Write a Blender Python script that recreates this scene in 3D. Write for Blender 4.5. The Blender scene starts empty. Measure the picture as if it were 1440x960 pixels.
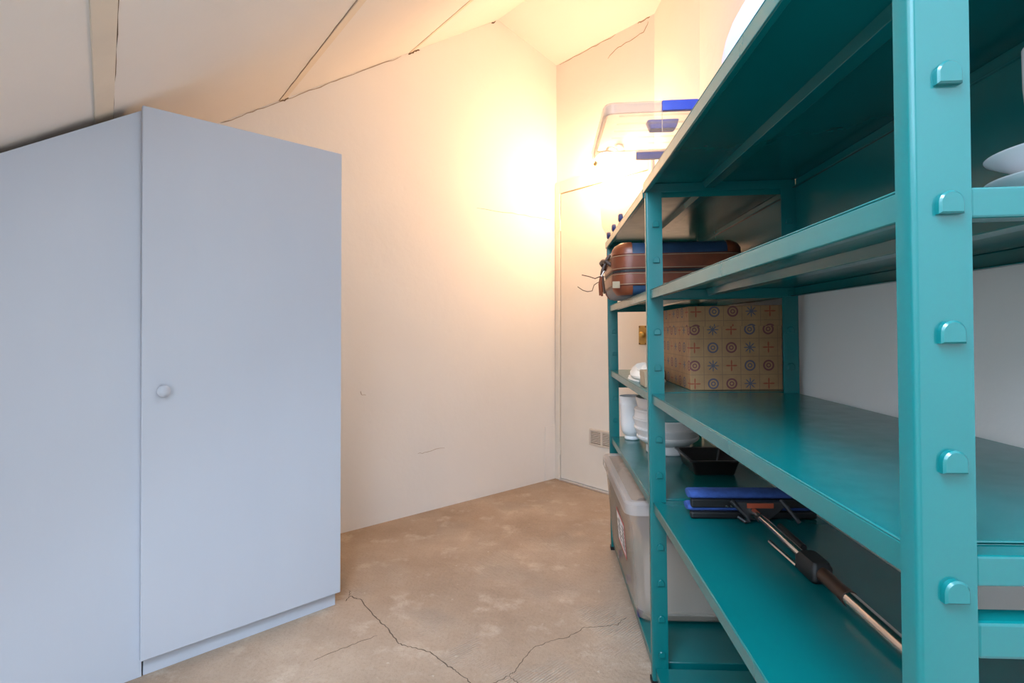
import bpy, bmesh, math, random
from math import pi, sin, cos
from mathutils import Matrix, Vector
random.seed(7)
SC = bpy.context.scene
COL = SC.collection

# ---------------------------------------------------------------- camera
cam_d = bpy.data.cameras.new('camera')
cam_d.sensor_width = 36.0
cam_d.lens = 745.0 / 1440.0 * 36.0
cam_d.shift_y = -14.0 / 1440.0
cam_d.clip_start = 0.02
cam = bpy.data.objects.new('camera', cam_d)
COL.objects.link(cam)
cam.location = (0, 0, 0.99)
cam.rotation_euler = (pi / 2, 0, math.radians(3.533))
SC.camera = cam

# ---------------------------------------------------------------- world, window daylight, exposure
world = bpy.data.worlds.new('sky')
SC.world = world
world.use_nodes = True
wn = world.node_tree.nodes
wn['Background'].inputs[0].default_value = (0.55, 0.72, 1.0, 1)
wn['Background'].inputs[1].default_value = 1.0

# room frame: s runs along the long plaster wall towards the far corner, n runs from that wall into the room
OX, OY = -0.9966, 2.5434
EX, EY = 0.7153, 0.6984
NX, NY = 0.6984, -0.7153
def R(s, n, z=0.0):
    return Vector((OX + s * EX + n * NX, OY + s * EY + n * NY, z))
YAW = math.atan2(EY, EX)

day = bpy.data.lights.new('dormer_daylight', 'AREA')
day.shape = 'RECTANGLE'
day.size, day.size_y = 1.7, 0.9
day.energy = 35.0
day.color = (0.66, 0.81, 1.0)
dayo = bpy.data.objects.new('dormer_daylight', day)
COL.objects.link(dayo)
dayo.location = R(-2.12, 2.75, 1.98)
dayo.rotation_euler = Vector((EX - 0.12, EY + 0.12, -0.38)).to_track_quat('-Z', 'Y').to_euler()

sky = bpy.data.lights.new('skylight_daylight', 'AREA')
sky.shape = 'RECTANGLE'
sky.size, sky.size_y = 0.72, 0.86
sky.energy = 82.0
sky.color = (0.66, 0.81, 1.0)
skyo = bpy.data.objects.new('skylight_daylight', sky)
COL.objects.link(skyo)
skyo.location = R(-1.62, 2.45, 2.51)
skyo.rotation_euler = (0, 0, math.atan2(EY, EX))

vs = SC.view_settings
vs.view_transform = 'Standard'
vs.look = 'None'
vs.gamma = 1.0
vs.use_curve_mapping = False
vs.exposure = 0.14
BULB_STRENGTH = 108.0

# ---------------------------------------------------------------- materials
def new_mat(name):
    m = bpy.data.materials.new(name)
    m.use_nodes = True
    nt = m.node_tree
    return m, nt, nt.nodes['Principled BSDF']

def L(nt, a, b):
    nt.links.new(a, b)

def noise(nt, scale, detail=4.0, rough=0.55, coord='Object', stretch=None):
    tc = nt.nodes.new('ShaderNodeTexCoord')
    out = tc.outputs[coord]
    if stretch:
        mp = nt.nodes.new('ShaderNodeMapping')
        mp.inputs['Scale'].default_value = stretch
        L(nt, out, mp.inputs[0]); out = mp.outputs[0]
    n = nt.nodes.new('ShaderNodeTexNoise')
    n.inputs['Scale'].default_value = scale
    n.inputs['Detail'].default_value = detail
    n.inputs['Roughness'].default_value = rough
    L(nt, out, n.inputs['Vector'])
    return n.outputs['Fac']

def ramp(nt, fac, stops):
    r = nt.nodes.new('ShaderNodeValToRGB')
    e = r.color_ramp.elements
    while len(e) < len(stops):
        e.new(0.5)
    for i, (p, c) in enumerate(stops):
        e[i].position = p
        e[i].color = (*c, 1)
    L(nt, fac, r.inputs[0])
    return r.outputs[0]

def bump(nt, bs, h, strength, dist):
    b = nt.nodes.new('ShaderNodeBump')
    b.inputs['Strength'].default_value = strength
    b.inputs['Distance'].default_value = dist
    L(nt, h, b.inputs['Height'])
    L(nt, b.outputs[0], bs.inputs['Normal'])
    return b

def simple(name, c, rough=0.5, metal=0.0, var=0.06, scale=6.0, bmp=0.0, bscale=80.0, bdist=0.001, coat=0.0, spec=0.5, coord='Object'):
    m, nt, bs = new_mat(name)
    lo = tuple(max(0, v * (1 - var)) for v in c)
    hi = tuple(min(1, v * (1 + var)) for v in c)
    L(nt, ramp(nt, noise(nt, scale, coord=coord), [(0.3, lo), (0.7, hi)]), bs.inputs['Base Color'])
    bs.inputs['Roughness'].default_value = rough
    bs.inputs['Metallic'].default_value = metal
    bs.inputs['Specular IOR Level'].default_value = spec
    if coat:
        bs.inputs['Coat Weight'].default_value = coat
        bs.inputs['Coat Roughness'].default_value = 0.15
    if bmp:
        bump(nt, bs, noise(nt, bscale, 3.0, coord=coord), bmp, bdist)
    return m

def plaster(name, c):
    m, nt, bs = new_mat(name)
    tc = 'Object'
    big = noise(nt, 1.7, 3.0, 0.5, tc)
    L(nt, ramp(nt, big, [(0.3, tuple(v * 0.965 for v in c)), (0.7, c)]), bs.inputs['Base Color'])
    bs.inputs['Roughness'].default_value = 0.75
    bs.inputs['Specular IOR Level'].default_value = 0.25
    a = noise(nt, 5.5, 6.0, 0.5, tc)
    b = noise(nt, 45.0, 3.0, 0.6, tc)
    mx = nt.nodes.new('ShaderNodeMath'); mx.operation = 'MULTIPLY_ADD'
    L(nt, b, mx.inputs[0]); mx.inputs[1].default_value = 0.12; L(nt, a, mx.inputs[2])
    bump(nt, bs, mx.outputs[0], 0.35, 0.012)
    return m

M = {}
M['plaster'] = plaster('wall_plaster', (0.86, 0.835, 0.80))
M['ceil'] = plaster('ceiling_plaster', (0.85, 0.81, 0.77))
M['batten'] = simple('batten_paint', (0.78, 0.69, 0.57), 0.7, var=0.04)
M['crack'] = simple('crack_dark', (0.16, 0.11, 0.07), 0.95, spec=0.0)
M['crack_soft'] = simple('crack_brown', (0.42, 0.33, 0.24), 0.95, spec=0.0)
M['floor_crack'] = simple('floor_crack_dark', (0.13, 0.10, 0.075), 0.95, spec=0.0)

def floor_mat():
    m, nt, bs = new_mat('worn_concrete')
    base = ramp(nt, noise(nt, 1.6, 8.0, 0.62), [(0.30, (0.295, 0.22, 0.16)), (0.52, (0.385, 0.30, 0.225)), (0.72, (0.48, 0.39, 0.30))])
    blot = ramp(nt, noise(nt, 7.0, 7.0, 0.65), [(0.55, (0, 0, 0)), (0.72, (1, 1, 1))])
    spk = ramp(nt, noise(nt, 42.0, 4.0, 0.6), [(0.66, (0, 0, 0)), (0.76, (1, 1, 1))])
    m1 = nt.nodes.new('ShaderNodeMix'); m1.data_type = 'RGBA'
    sc = nt.nodes.new('ShaderNodeMath'); sc.operation = 'MULTIPLY'; sc.inputs[1].default_value = 0.6
    L(nt, blot, sc.inputs[0]); L(nt, sc.outputs[0], m1.inputs[0]); L(nt, base, m1.inputs[6]); m1.inputs[7].default_value = (0.58, 0.50, 0.41, 1)
    m2 = nt.nodes.new('ShaderNodeMix'); m2.data_type = 'RGBA'
    sd = nt.nodes.new('ShaderNodeMath'); sd.operation = 'MULTIPLY'; sd.inputs[1].default_value = 0.55
    L(nt, spk, sd.inputs[0]); L(nt, sd.outputs[0], m2.inputs[0]); L(nt, m1.outputs[2], m2.inputs[6]); m2.inputs[7].default_value = (0.66, 0.60, 0.51, 1)
    # broom marks
    tc = nt.nodes.new('ShaderNodeTexCoord')
    mp = nt.nodes.new('ShaderNodeMapping'); mp.inputs['Rotation'].default_value = (0, 0, 0.75)
    L(nt, tc.outputs['Object'], mp.inputs[0])
    w = nt.nodes.new('ShaderNodeTexWave'); w.inputs['Scale'].default_value = 38.0
    w.inputs['Distortion'].default_value = 1.2; w.inputs['Detail'].default_value = 2
    L(nt, mp.outputs[0], w.inputs['Vector'])
    patch = ramp(nt, noise(nt, 3.1, 2.0), [(0.5, (0, 0, 0)), (0.62, (1, 1, 1))])
    mu = nt.nodes.new('ShaderNodeMath'); mu.operation = 'MULTIPLY'
    L(nt, w.outputs['Fac'], mu.inputs[0]); L(nt, patch, mu.inputs[1])
    ad = nt.nodes.new('ShaderNodeMath'); ad.operation = 'MULTIPLY_ADD'; ad.inputs[1].default_value = 0.35
    L(nt, mu.outputs[0], ad.inputs[0]); L(nt, noise(nt, 12.0, 8.0, 0.7), ad.inputs[2])
    m3 = nt.nodes.new('ShaderNodeMix'); m3.data_type = 'RGBA'
    se = nt.nodes.new('ShaderNodeMath'); se.operation = 'MULTIPLY'; se.inputs[1].default_value = 0.22
    L(nt, mu.outputs[0], se.inputs[0]); L(nt, se.outputs[0], m3.inputs[0]); L(nt, m2.outputs[2], m3.inputs[6]); m3.inputs[7].default_value = (0.62, 0.56, 0.49, 1)
    L(nt, m3.outputs[2], bs.inputs['Base Color'])
    bs.inputs['Roughness'].default_value = 0.8
    bs.inputs['Specular IOR Level'].default_value = 0.3
    fine = ramp(nt, noise(nt, 95.0, 6.0, 0.7), [(0.32, (0.74, 0.72, 0.70)), (0.5, (1, 1, 1)), (0.7, (1.0, 1.0, 1.0))])
    m4 = nt.nodes.new('ShaderNodeMix'); m4.data_type = 'RGBA'; m4.blend_type = 'MULTIPLY'; m4.inputs[0].default_value = 0.6
    L(nt, m3.outputs[2], m4.inputs[6]); L(nt, fine, m4.inputs[7]); L(nt, m4.outputs[2], bs.inputs['Base Color'])
    bump(nt, bs, ad.outputs[0], 0.7, 0.012)
    return m
M['floor'] = floor_mat()

def teal_mat():
    m, nt, bs = new_mat('teal_enamel')
    L(nt, ramp(nt, noise(nt, 3.0, 4.0), [(0.3, (0.0005, 0.118, 0.121)), (0.7, (0.001, 0.130, 0.134))]), bs.inputs['Base Color'])
    rr = ramp(nt, noise(nt, 25.0, 5.0), [(0.3, (0.20, 0.20, 0.20)), (0.75, (0.26, 0.26, 0.26))])
    L(nt, rr, bs.inputs['Roughness'])
    bs.inputs['Specular IOR Level'].default_value = 0.5
    bs.inputs['IOR'].default_value = 1.55
    return m
M['teal'] = teal_mat()

def painted_wood():
    m, nt, bs = new_mat('grey_white_paint')
    L(nt, ramp(nt, noise(nt, 2.0, 5.0, stretch=(1, 1, 0.3)), [(0.3, (0.515, 0.555, 0.635)), (0.7, (0.55, 0.59, 0.665))]), bs.inputs['Base Color'])
    bs.inputs['Roughness'].default_value = 0.5
    bs.inputs['Specular IOR Level'].default_value = 0.35
    bump(nt, bs, noise(nt, 60.0, 4.0, stretch=(1, 1, 0.15)), 0.08, 0.002)
    return m
M['cabinet'] = painted_wood()
M['door'] = simple('door_cream_paint', (0.77, 0.72, 0.64), 0.5, var=0.02, bmp=0.05, bscale=20)
M['white_gloss'] = simple('white_glazed', (0.80, 0.80, 0.80), 0.3, var=0.02)
M['white_matt'] = simple('white_ceramic', (0.76, 0.74, 0.72), 0.5, var=0.03)
M['china'] = simple('white_china', (0.82, 0.83, 0.85), 0.18, var=0.02)
M['dome'] = simple('white_bowl_plastic', (0.47, 0.53, 0.72), 0.35, var=0.02)
M['dark_in'] = simple('pot_inside_brown', (0.20, 0.15, 0.12), 0.8, var=0.2)
M['brass'] = simple('brass', (0.55, 0.36, 0.10), 0.35, metal=1.0, var=0.15, scale=20)
M['brass_paint'] = simple('aged_brass', (0.42, 0.27, 0.08), 0.45, metal=0.6, var=0.15, scale=20)
M['steel'] = simple('chrome_steel', (0.72, 0.66, 0.62), 0.22, metal=1.0, var=0.05)
M['alu'] = simple('aluminium', (0.75, 0.75, 0.76), 0.35, metal=0.9, var=0.05)
M['black'] = simple('black_plastic', (0.006, 0.006, 0.007), 0.5, var=0.2)
M['dgrey'] = simple('dark_grey_plastic', (0.028, 0.028, 0.03), 0.45, var=0.1)
M['orange'] = simple('orange_label', (0.42, 0.075, 0.03), 0.5, var=0.1)
M['sponge'] = simple('blue_sponge', (0.028, 0.075, 0.28), 0.9, var=0.25, scale=60, bmp=0.5, bscale=150, bdist=0.003)
M['tray'] = simple('black_tray_plastic', (0.018, 0.013, 0.012), 0.28, var=0.1)
M['navy'] = simple('navy_leatherette', (0.020, 0.050, 0.105), 0.42, var=0.15, scale=30, bmp=0.25, bscale=250, bdist=0.001)
M['leather'] = simple('brown_leather', (0.175, 0.038, 0.011), 0.36, var=0.25, scale=18, bmp=0.2, bscale=120, bdist=0.001)
M['leather_dark'] = simple('dark_leather', (0.05, 0.022, 0.012), 0.45, var=0.2, scale=18)
M['seam'] = simple('zip_seam', (0.012, 0.010, 0.010), 0.6)
M['blue'] = simple('blue_plastic', (0.035, 0.075, 0.55), 0.35, var=0.08)
M['blue_dk'] = simple('dark_blue_plastic', (0.03, 0.04, 0.16), 0.4, var=0.08)
M['kraft'] = simple('tan_card', (0.40, 0.30, 0.19), 0.75, var=0.1, scale=20)
M['paper'] = simple('white_paper', (0.72, 0.72, 0.72), 0.7, var=0.04)
M['bag'] = simple('white_bag_film', (0.80, 0.76, 0.68), 0.55, var=0.05)
M['cloth_dk'] = simple('dark_blue_cloth', (0.06, 0.06, 0.12), 0.9, var=0.2, scale=20)
M['red'] = simple('red_print', (0.45, 0.05, 0.05), 0.5)
M['grille'] = simple('grille_paint', (0.62, 0.55, 0.47), 0.5)
M['void'] = simple('grille_void', (0.22, 0.17, 0.13), 0.9)

def clear_plastic(name, tint, opac, rough=0.18):
    m, nt, bs = new_mat(name)
    L(nt, ramp(nt, noise(nt, 9.0, 2.0), [(0.3, tuple(v * 0.96 for v in tint)), (0.7, tint)]), bs.inputs['Base Color'])
    bs.inputs['Roughness'].default_value = rough
    tr = nt.nodes.new('ShaderNodeBsdfTransparent'); tr.inputs[0].default_value = (0.97, 0.96, 0.95, 1)
    tl = nt.nodes.new('ShaderNodeBsdfTranslucent'); tl.inputs[0].default_value = (*tint, 1)
    a = nt.nodes.new('ShaderNodeMixShader'); a.inputs[0].default_value = 0.45
    L(nt, bs.outputs[0], a.inputs[1]); L(nt, tl.outputs[0], a.inputs[2])
    b = nt.nodes.new('ShaderNodeMixShader'); b.inputs[0].default_value = opac
    L(nt, tr.outputs[0], b.inputs[1]); L(nt, a.outputs[0], b.inputs[2])
    L(nt, b.outputs[0], nt.nodes['Material Output'].inputs['Surface'])
    return m
M['clear'] = clear_plastic('clear_box_plastic', (0.82, 0.78, 0.74), 0.10)
M['clear_rim'] = clear_plastic('frosted_lid_plastic', (0.78, 0.74, 0.72), 0.42)
M['clear2'] = clear_plastic('hazy_plastic_warm_reflection', (0.82, 0.73, 0.65), 0.32)  # hazy plastic; reflection of the warm wall is put into the tint

def bulb_mat():
    m, nt, bs = new_mat('lit_bulb')
    em = nt.nodes.new('ShaderNodeEmission')
    em.inputs[0].default_value = (1.0, 0.605, 0.33, 1)
    em.inputs[1].default_value = BULB_STRENGTH
    L(nt, em.outputs[0], nt.nodes['Material Output'].inputs['Surface'])
    return m
M['bulb'] = bulb_mat()

def glass_mat():
    m, nt, bs = new_mat('window_glass')
    bs.inputs['Base Color'].default_value = (1, 1, 1, 1)
    bs.inputs['Transmission Weight'].default_value = 1.0
    bs.inputs['Roughness'].default_value = 0.0
    L(nt, ramp(nt, noise(nt, 2.0), [(0, (0.98, 0.99, 1)), (1, (1, 1, 1))]), bs.inputs['Base Color'])
    return m
M['glass'] = glass_mat()

def tile_print():
    m, nt, bs = new_mat('tile_print_card')
    N = nt.nodes
    def math_(op, a, b=None, c=None):
        n = N.new('ShaderNodeMath'); n.operation = op
        for i, v in enumerate((a, b, c)):
            if v is None: continue
            if isinstance(v, (int, float)): n.inputs[i].default_value = v
            else: L(nt, v, n.inputs[i])
        return n.outputs[0]
    tc = N.new('ShaderNodeTexCoord')
    sp = N.new('ShaderNodeSeparateXYZ'); L(nt, tc.outputs['Object'], sp.inputs[0])
    C = 0.0525
    a = math_('ADD', math_('DIVIDE', math_('ADD', sp.outputs[0], sp.outputs[1]), C), 0.25)
    b = math_('ADD', math_('DIVIDE', sp.outputs[2], C), 0.15)
    fu, fv = math_('FRACT', math_('ADD', a, 50.0)), math_('FRACT', math_('ADD', b, 50.0))
    iu, iv = math_('FLOOR', math_('ADD', a, 50.0)), math_('FLOOR', math_('ADD', b, 50.0))
    u, v = math_('SUBTRACT', fu, 0.5), math_('SUBTRACT', fv, 0.5)
    r = math_('SQRT', math_('ADD', math_('MULTIPLY', u, u), math_('MULTIPLY', v, v)))
    th = math_('ARCTAN2', v, u)
    par = math_('MODULO', math_('ADD', iu, math_('MULTIPLY', iv, 2.0)), 4.0)
    def band(x, lo, hi):
        return math_('MULTIPLY', math_('GREATER_THAN', x, lo), math_('LESS_THAN', x, hi))
    ring = math_('MAXIMUM', band(r, 0.21, 0.30), band(r, 0.07, 0.13))
    star8 = math_('LESS_THAN', r, math_('ADD', 0.09, math_('MULTIPLY', 0.24, math_('POWER', math_('ABSOLUTE', math_('COSINE', math_('MULTIPLY', th, 4.0))), 4.0))))
    star4 = math_('LESS_THAN', r, math_('ADD', 0.05, math_('MULTIPLY', 0.26, math_('POWER', math_('ABSOLUTE', math_('COSINE', math_('MULTIPLY', th, 2.0))), 6.0))))
    line = math_('MAXIMUM', math_('GREATER_THAN', math_('ABSOLUTE', u), 0.482), math_('GREATER_THAN', math_('ABSOLUTE', v), 0.482))
    def is_(k): return band(par, k - 0.5, k + 0.5)
    base = ramp(nt, noise(nt, 30.0, 4.0), [(0.3, (0.33, 0.18, 0.08)), (0.7, (0.40, 0.23, 0.105))])
    cur = base
    def over(mask, col, amt):
        nonlocal cur
        mx = N.new('ShaderNodeMix'); mx.data_type = 'RGBA'
        L(nt, math_('MULTIPLY', mask, amt), mx.inputs[0]); L(nt, cur, mx.inputs[6]); mx.inputs[7].default_value = (*col, 1)
        cur = mx.outputs[2]
    over(line, (0.12, 0.08, 0.06), 0.5)
    over(math_('MULTIPLY', ring, is_(0)), (0.14, 0.03, 0.05), 0.85)
    over(math_('MULTIPLY', star8, is_(1)), (0.05, 0.08, 0.14), 0.85)
    over(math_('MULTIPLY', star4, is_(2)), (0.30, 0.05, 0.02), 0.85)
    over(math_('MULTIPLY', ring, is_(3)), (0.06, 0.07, 0.13), 0.85)
    L(nt, cur, bs.inputs['Base Color'])
    bs.inputs['Roughness'].default_value = 0.65
    return m
M['tile'] = tile_print()

# ---------------------------------------------------------------- mesh helpers
class MB:
    def __init__(self): self.v, self.f = [], []
    def add(self, vs, fs):
        o = len(self.v)
        self.v += [tuple(p) for p in vs]
        self.f += [tuple(i + o for i in q) for q in fs]
        return self
    def box(self, x0, x1, y0, y1, z0, z1):
        return self.add([(x0, y0, z0), (x1, y0, z0), (x1, y1, z0), (x0, y1, z0), (x0, y0, z1), (x1, y0, z1), (x1, y1, z1), (x0, y1, z1)],
                        [(3, 2, 1, 0), (4, 5, 6, 7), (0, 1, 5, 4), (1, 2, 6, 5), (2, 3, 7, 6), (3, 0, 4, 7)])
    def prism(self, poly, fn0, fn1):
        n = len(poly)
        vs = [fn0(*p) for p in poly] + [fn1(*p) for p in poly]
        fs = [tuple(reversed(range(n))), tuple(range(n, 2 * n))]
        fs += [(i, (i + 1) % n, n + (i + 1) % n, n + i) for i in range(n)]
        return self.add(vs, fs)
    def loft(self, rings, cap0=True, cap1=True):
        n = len(rings[0]); vs = [p for r in rings for p in r]; fs = []
        for k in range(len(rings) - 1):
            for i in range(n):
                j = (i + 1) % n
                fs.append((k * n + i, k * n + j, (k + 1) * n + j, (k + 1) * n + i))
        if cap0: fs.append(tuple(reversed(range(n))))
        if cap1: fs.append(tuple(range((len(rings) - 1) * n, len(rings) * n)))
        return self.add(vs, fs)
    def tube(self, pts, r, seg=10, caps=True):
        pts = [Vector(p) for p in pts]
        rr = r if isinstance(r, (list, tuple)) else [r] * len(pts)
        rings = []; up = None
        for i, p in enumerate(pts):
            d = (pts[min(i + 1, len(pts) - 1)] - pts[max(i - 1, 0)]).normalized()
            if up is None:
                up = Vector((0, 0, 1)) if abs(d.z) < 0.9 else Vector((1, 0, 0))
            a = d.cross(up).normalized(); b = a.cross(d).normalized(); up = b
            rings.append([p + (a * cos(2 * pi * k / seg) + b * sin(2 * pi * k / seg)) * rr[i] for k in range(seg)])
        rings = [list(reversed(q)) for q in rings]
        return self.loft(rings, caps, caps)
    def lathe(self, prof, seg=40, c=(0, 0, 0), cap0=True, cap1=False):
        rings = [[(c[0] + r * cos(2 * pi * k / seg), c[1] + r * sin(2 * pi * k / seg), c[2] + z) for k in range(seg)] for r, z in prof]
        return self.loft(rings, cap0, cap1)
    def sphere(self, c, r, seg=20, rings=12, sz=1.0):
        prof = [(max(1e-4, r * sin(pi * i / rings)), -r * sz * cos(pi * i / rings)) for i in range(rings + 1)]
        return self.lathe(prof, seg, c, True, True)
    def build(self, name, mat, parent=None, smooth=35, bevel=0.0, seg=2):
        me = bpy.data.meshes.new(name)
        me.from_pydata(self.v, [], self.f); me.validate()
        bm = bmesh.new(); bm.from_mesh(me)
        bmesh.ops.recalc_face_normals(bm, faces=bm.faces[:])
        bm.to_mesh(me); bm.free()
        me.materials.append(mat)
        if smooth:
            me.shade_smooth(); me.set_sharp_from_angle(angle=math.radians(smooth))
        o = bpy.data.objects.new(name, me)
        COL.objects.link(o)
        if parent is not None: o.parent = parent
        if bevel:
            b = o.modifiers.new('bevel', 'BEVEL'); b.width = bevel; b.segments = seg; b.limit_method = 'ANGLE'; b.angle_limit = math.radians(40)
            b.harden_normals = False
        return o

def rrect(x0, x1, y0, y1, r, z, n=5):
    out = []
    for cx, cy, a0 in ((x1 - r, y1 - r, 0), (x0 + r, y1 - r, pi / 2), (x0 + r, y0 + r, pi), (x1 - r, y0 + r, 1.5 * pi)):
        for k in range(n + 1):
            a = a0 + pi / 2 * k / n
            out.append((cx + r * cos(a), cy + r * sin(a), z))
    return out

def ribbon(name, pts, nrm, w, mat, parent=None, jag=0.35, sub=4, lift=0.0012, taper=True, amp=0.004):
    """a thin irregular crack following pts on a surface with normal nrm"""
    P = [Vector(p) for p in pts]; nrm = Vector(nrm).normalized()
    Q = []
    for i in range(len(P) - 1):
        for k in range(sub):
            Q.append(P[i].lerp(P[i + 1], k / sub))
    Q.append(P[-1])
    L_, R_ = [], []
    for i, p in enumerate(Q):
        d = (Q[min(i + 1, len(Q) - 1)] - Q[max(i - 1, 0)]).normalized()
        sd = nrm.cross(d).normalized()
        ww = w * (1 + random.uniform(-jag, jag)) * (0.35 if taper and i in (0, len(Q) - 1) else 1)
        off = sd * random.uniform(-amp, amp)
        L_.append(p + off + sd * ww * 0.5 + nrm * lift); R_.append(p + off - sd * ww * 0.5 + nrm * lift)
    n = len(Q)
    mb = MB(); top = L_ + R_; bot = [p - nrm * (lift + 0.002) for p in top]
    fs = [(i, i + 1, n + i + 1, n + i) for i in range(n - 1)]
    fs += [(2 * n + i, 2 * n + n + i, 2 * n + n + i + 1, 2 * n + i + 1) for i in range(n - 1)]
    fs += [(i, 2 * n + i, 2 * n + i + 1, i + 1) for i in range(n - 1)]
    fs += [(n + i, n + i + 1, 3 * n + i + 1, 3 * n + i) for i in range(n - 1)]
    mb.add(top + bot, fs)
    return mb.build(name, mat, parent, smooth=0)

def empty(name, loc=(0, 0, 0), rot=(0, 0, 0), label=None, cat=None, group=None, kind=None):
    o = bpy.data.objects.new(name, None)
    COL.objects.link(o)
    o.empty_display_size = 0.1
    o.location = loc; o.rotation_euler = rot
    return tag(o, label, cat, group, kind)

def tag(o, label=None, cat=None, group=None, kind=None):
    if label: o['label'] = label
    if cat: o['category'] = cat
    if group: o['group'] = group
    if kind: o['kind'] = kind
    return o

def struct(o, label, cat):
    return tag(o, label, cat, None, 'structure')

# ---------------------------------------------------------------- room shell
def slope_z(s): return 1.879 + 0.67 * (s + 0.531)
RIDGE_S, RIDGE_Z = 0.992, 2.900
COR_S, COR_Z = 1.504, 2.787
REAR_S = -2.2
DORM_S, DORM_Z = 0.396, 2.5
WX = 0.716            # plane of the right wall behind the shelving
C1 = (0.6186, 3.044)  # corner of the door wall and the right wall
C2 = (WX, 2.50)

# floor
fl = MB().box(-4.2, 1.6, -4.2, 4.6, -0.1, 0.0).build('floor', M['floor'], smooth=0)
struct(fl, 'worn brown-grey concrete floor with long cracks', 'floor')
for w, pts in ((0.0034, [(-0.7326, 1.9045), (-0.7278, 1.9415), (-0.6762, 1.9183), (-0.585, 1.8021), (-0.5237, 1.7397), (-0.4637, 1.6546), (-0.4139, 1.6388), (-0.3454, 1.6135), (-0.2907, 1.5576), (-0.2496, 1.5273), (-0.2012, 1.4774), (-0.15, 1.40)]),
               (0.0020, [(-0.7278, 1.9415), (-0.7438, 1.9842)]),
               (0.0022, [(0.2802, 1.8555), (0.2446, 1.8087), (0.2005, 1.7973), (0.133, 1.7845), (0.0783, 1.7273), (0.0091, 1.6954), (-0.0399, 1.6544), (-0.0663, 1.5954), (-0.0908, 1.5371), (-0.1041, 1.5203)]),
               (0.0022, [(-0.1041, 1.5203), (-0.1514, 1.4805), (-0.22, 1.44)]), (0.0022, [(-0.1041, 1.5203), (-0.0717, 1.4854), (-0.03, 1.44)])):
    ribbon('crack', [(x, y, 0) for x, y in pts], (0, 0, 1), w, M['floor_crack'], fl, sub=7, lift=0.0004, amp=0.0035)
for w, pts in ((0.0022, [(-0.6972, 1.5564), (-0.6514, 1.6056), (-0.5987, 1.6463), (-0.5461, 1.6969)]),):
    ribbon('crack', [(x, y, 0) for x, y in pts], (0, 0, 1), w, M['floor_crack'], fl, sub=7, lift=0.0004, amp=0.004)

# long plaster wall (n = 0)
prof = [(REAR_S - .1, 0), (COR_S, 0), (COR_S, COR_Z), (RIDGE_S, RIDGE_Z), (REAR_S - .1, slope_z(REAR_S - .1))]
wl = MB().prism(prof, lambda s, z: R(s, 0, z), lambda s, z: R(s, -0.1, z)).build('wall_left', M['plaster'], smooth=0)
struct(wl, 'long white plaster wall under the sloping ceiling, lit warm at its far end', 'wall')
wn_ = (NX, NY, 0)
junction = [(-0.531, 1.879), (-0.448, 1.938), (-0.36, 2.002), (-0.269, 2.062), (-0.205, 2.097), (-0.105, 2.163), (0.0, 2.232), (0.229, 2.386), (0.33, 2.455)]
ribbon('crack', [R(s, 0, min(z, slope_z(s) - 0.006)) for s, z in junction], wn_, 0.0032, M['crack_soft'], wl, amp=0.003)
ribbon('crack', [R(s, 0, slope_z(s) - 0.004) for s in (-0.29, -0.25)], wn_, 0.006, M['crack'], wl)
ribbon('crack', [R(s, 0, slope_z(s) - 0.004) for s in (0.37, 0.41, 0.44)], wn_, 0.008, M['crack'], wl)
ribbon('crack', [R(s, 0, slope_z(s) - 0.004) for s in (0.94, 0.975)], wn_, 0.007, M['crack'], wl)
ribbon('crack', [R(s, 0, z) for s, z in [(0.829, 1.724), (1.107, 1.730), (1.322, 1.734), (1.46, 1.739)]], wn_, 0.0022, M['crack_soft'], wl)
ribbon('crack', [R(s, 0, z) for s, z in [(0.43, 0.325), (0.486, 0.328), (0.603, 0.336)]], wn_, 0.0022, M['crack_soft'], wl)
ribbon('crack', [R(s, 0, z) for s, z in [(0.10, 0.69), (0.105, 0.672), (0.13, 0.668)]], wn_, 0.0022, M['crack_soft'], wl, amp=0.001)
cv = MB()
cv.prism([(1.396, 0.0), (1.500, 0.0), (1.500, 0.36), (1.396, 0.36)], lambda s, z: R(s, 0.0, z), lambda s, z: R(s, 0.004, z))
cv.build('boxed_corner_panel', M['plaster'], wl, bevel=0.002)

# door wall (s = COR_S)
we = MB().prism([(-0.1, 0), (0.80, 0), (0.80, COR_Z), (-0.1, COR_Z)], lambda n, z: R(COR_S, n, z), lambda n, z: R(COR_S + 0.1, n, z)).build('wall_far', M['plaster'], smooth=0)
struct(we, 'short white end wall above and around the cream door', 'wall')
ribbon('crack', [R(COR_S, n, z) for n, z in [(0.44, 2.665), (0.52, 2.70), (0.60, 2.705), (0.70, 2.715), (0.735, 2.76)]], (-EX, -EY, 0), 0.0032, M['crack_soft'], we)
ribbon('crack', [R(COR_S, n, COR_Z - 0.004) for n in (0.66, 0.70, 0.745)], (-EX, -EY, 0), 0.007, M['crack_soft'], we)
ribbon('crack', [R(COR_S, n, COR_Z - 0.004) for n in (0.03, 0.2, 0.35, 0.5)], (-EX, -EY, 0), 0.003, M['crack_soft'], we)

# right wall: short splay beyond the shelving, then straight behind it
def to_sn(x, y):
    dx, dy = x - OX, y - OY
    return dx * EX + dy * EY, dx * NX + dy * NY
yr = -3.2
wr = MB().box(WX, WX + .1, yr, C2[1], 0, 3.05).build('wall_right', M['plaster'], smooth=0)
ws = MB().prism([C1, C2, (WX + .1, C2[1]), (WX + .1, 3.15), (C1[0] + .02, 3.15)], lambda x, y: (x, y, 0), lambda x, y: (x, y, 3.05)).build('wall_corner', M['plaster'], smooth=0)
struct(ws, 'slightly splayed end of the right wall, warmly lit by the bulb', 'wall')
struct(wr, 'white plaster wall behind the green metal shelving', 'wall')

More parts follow.
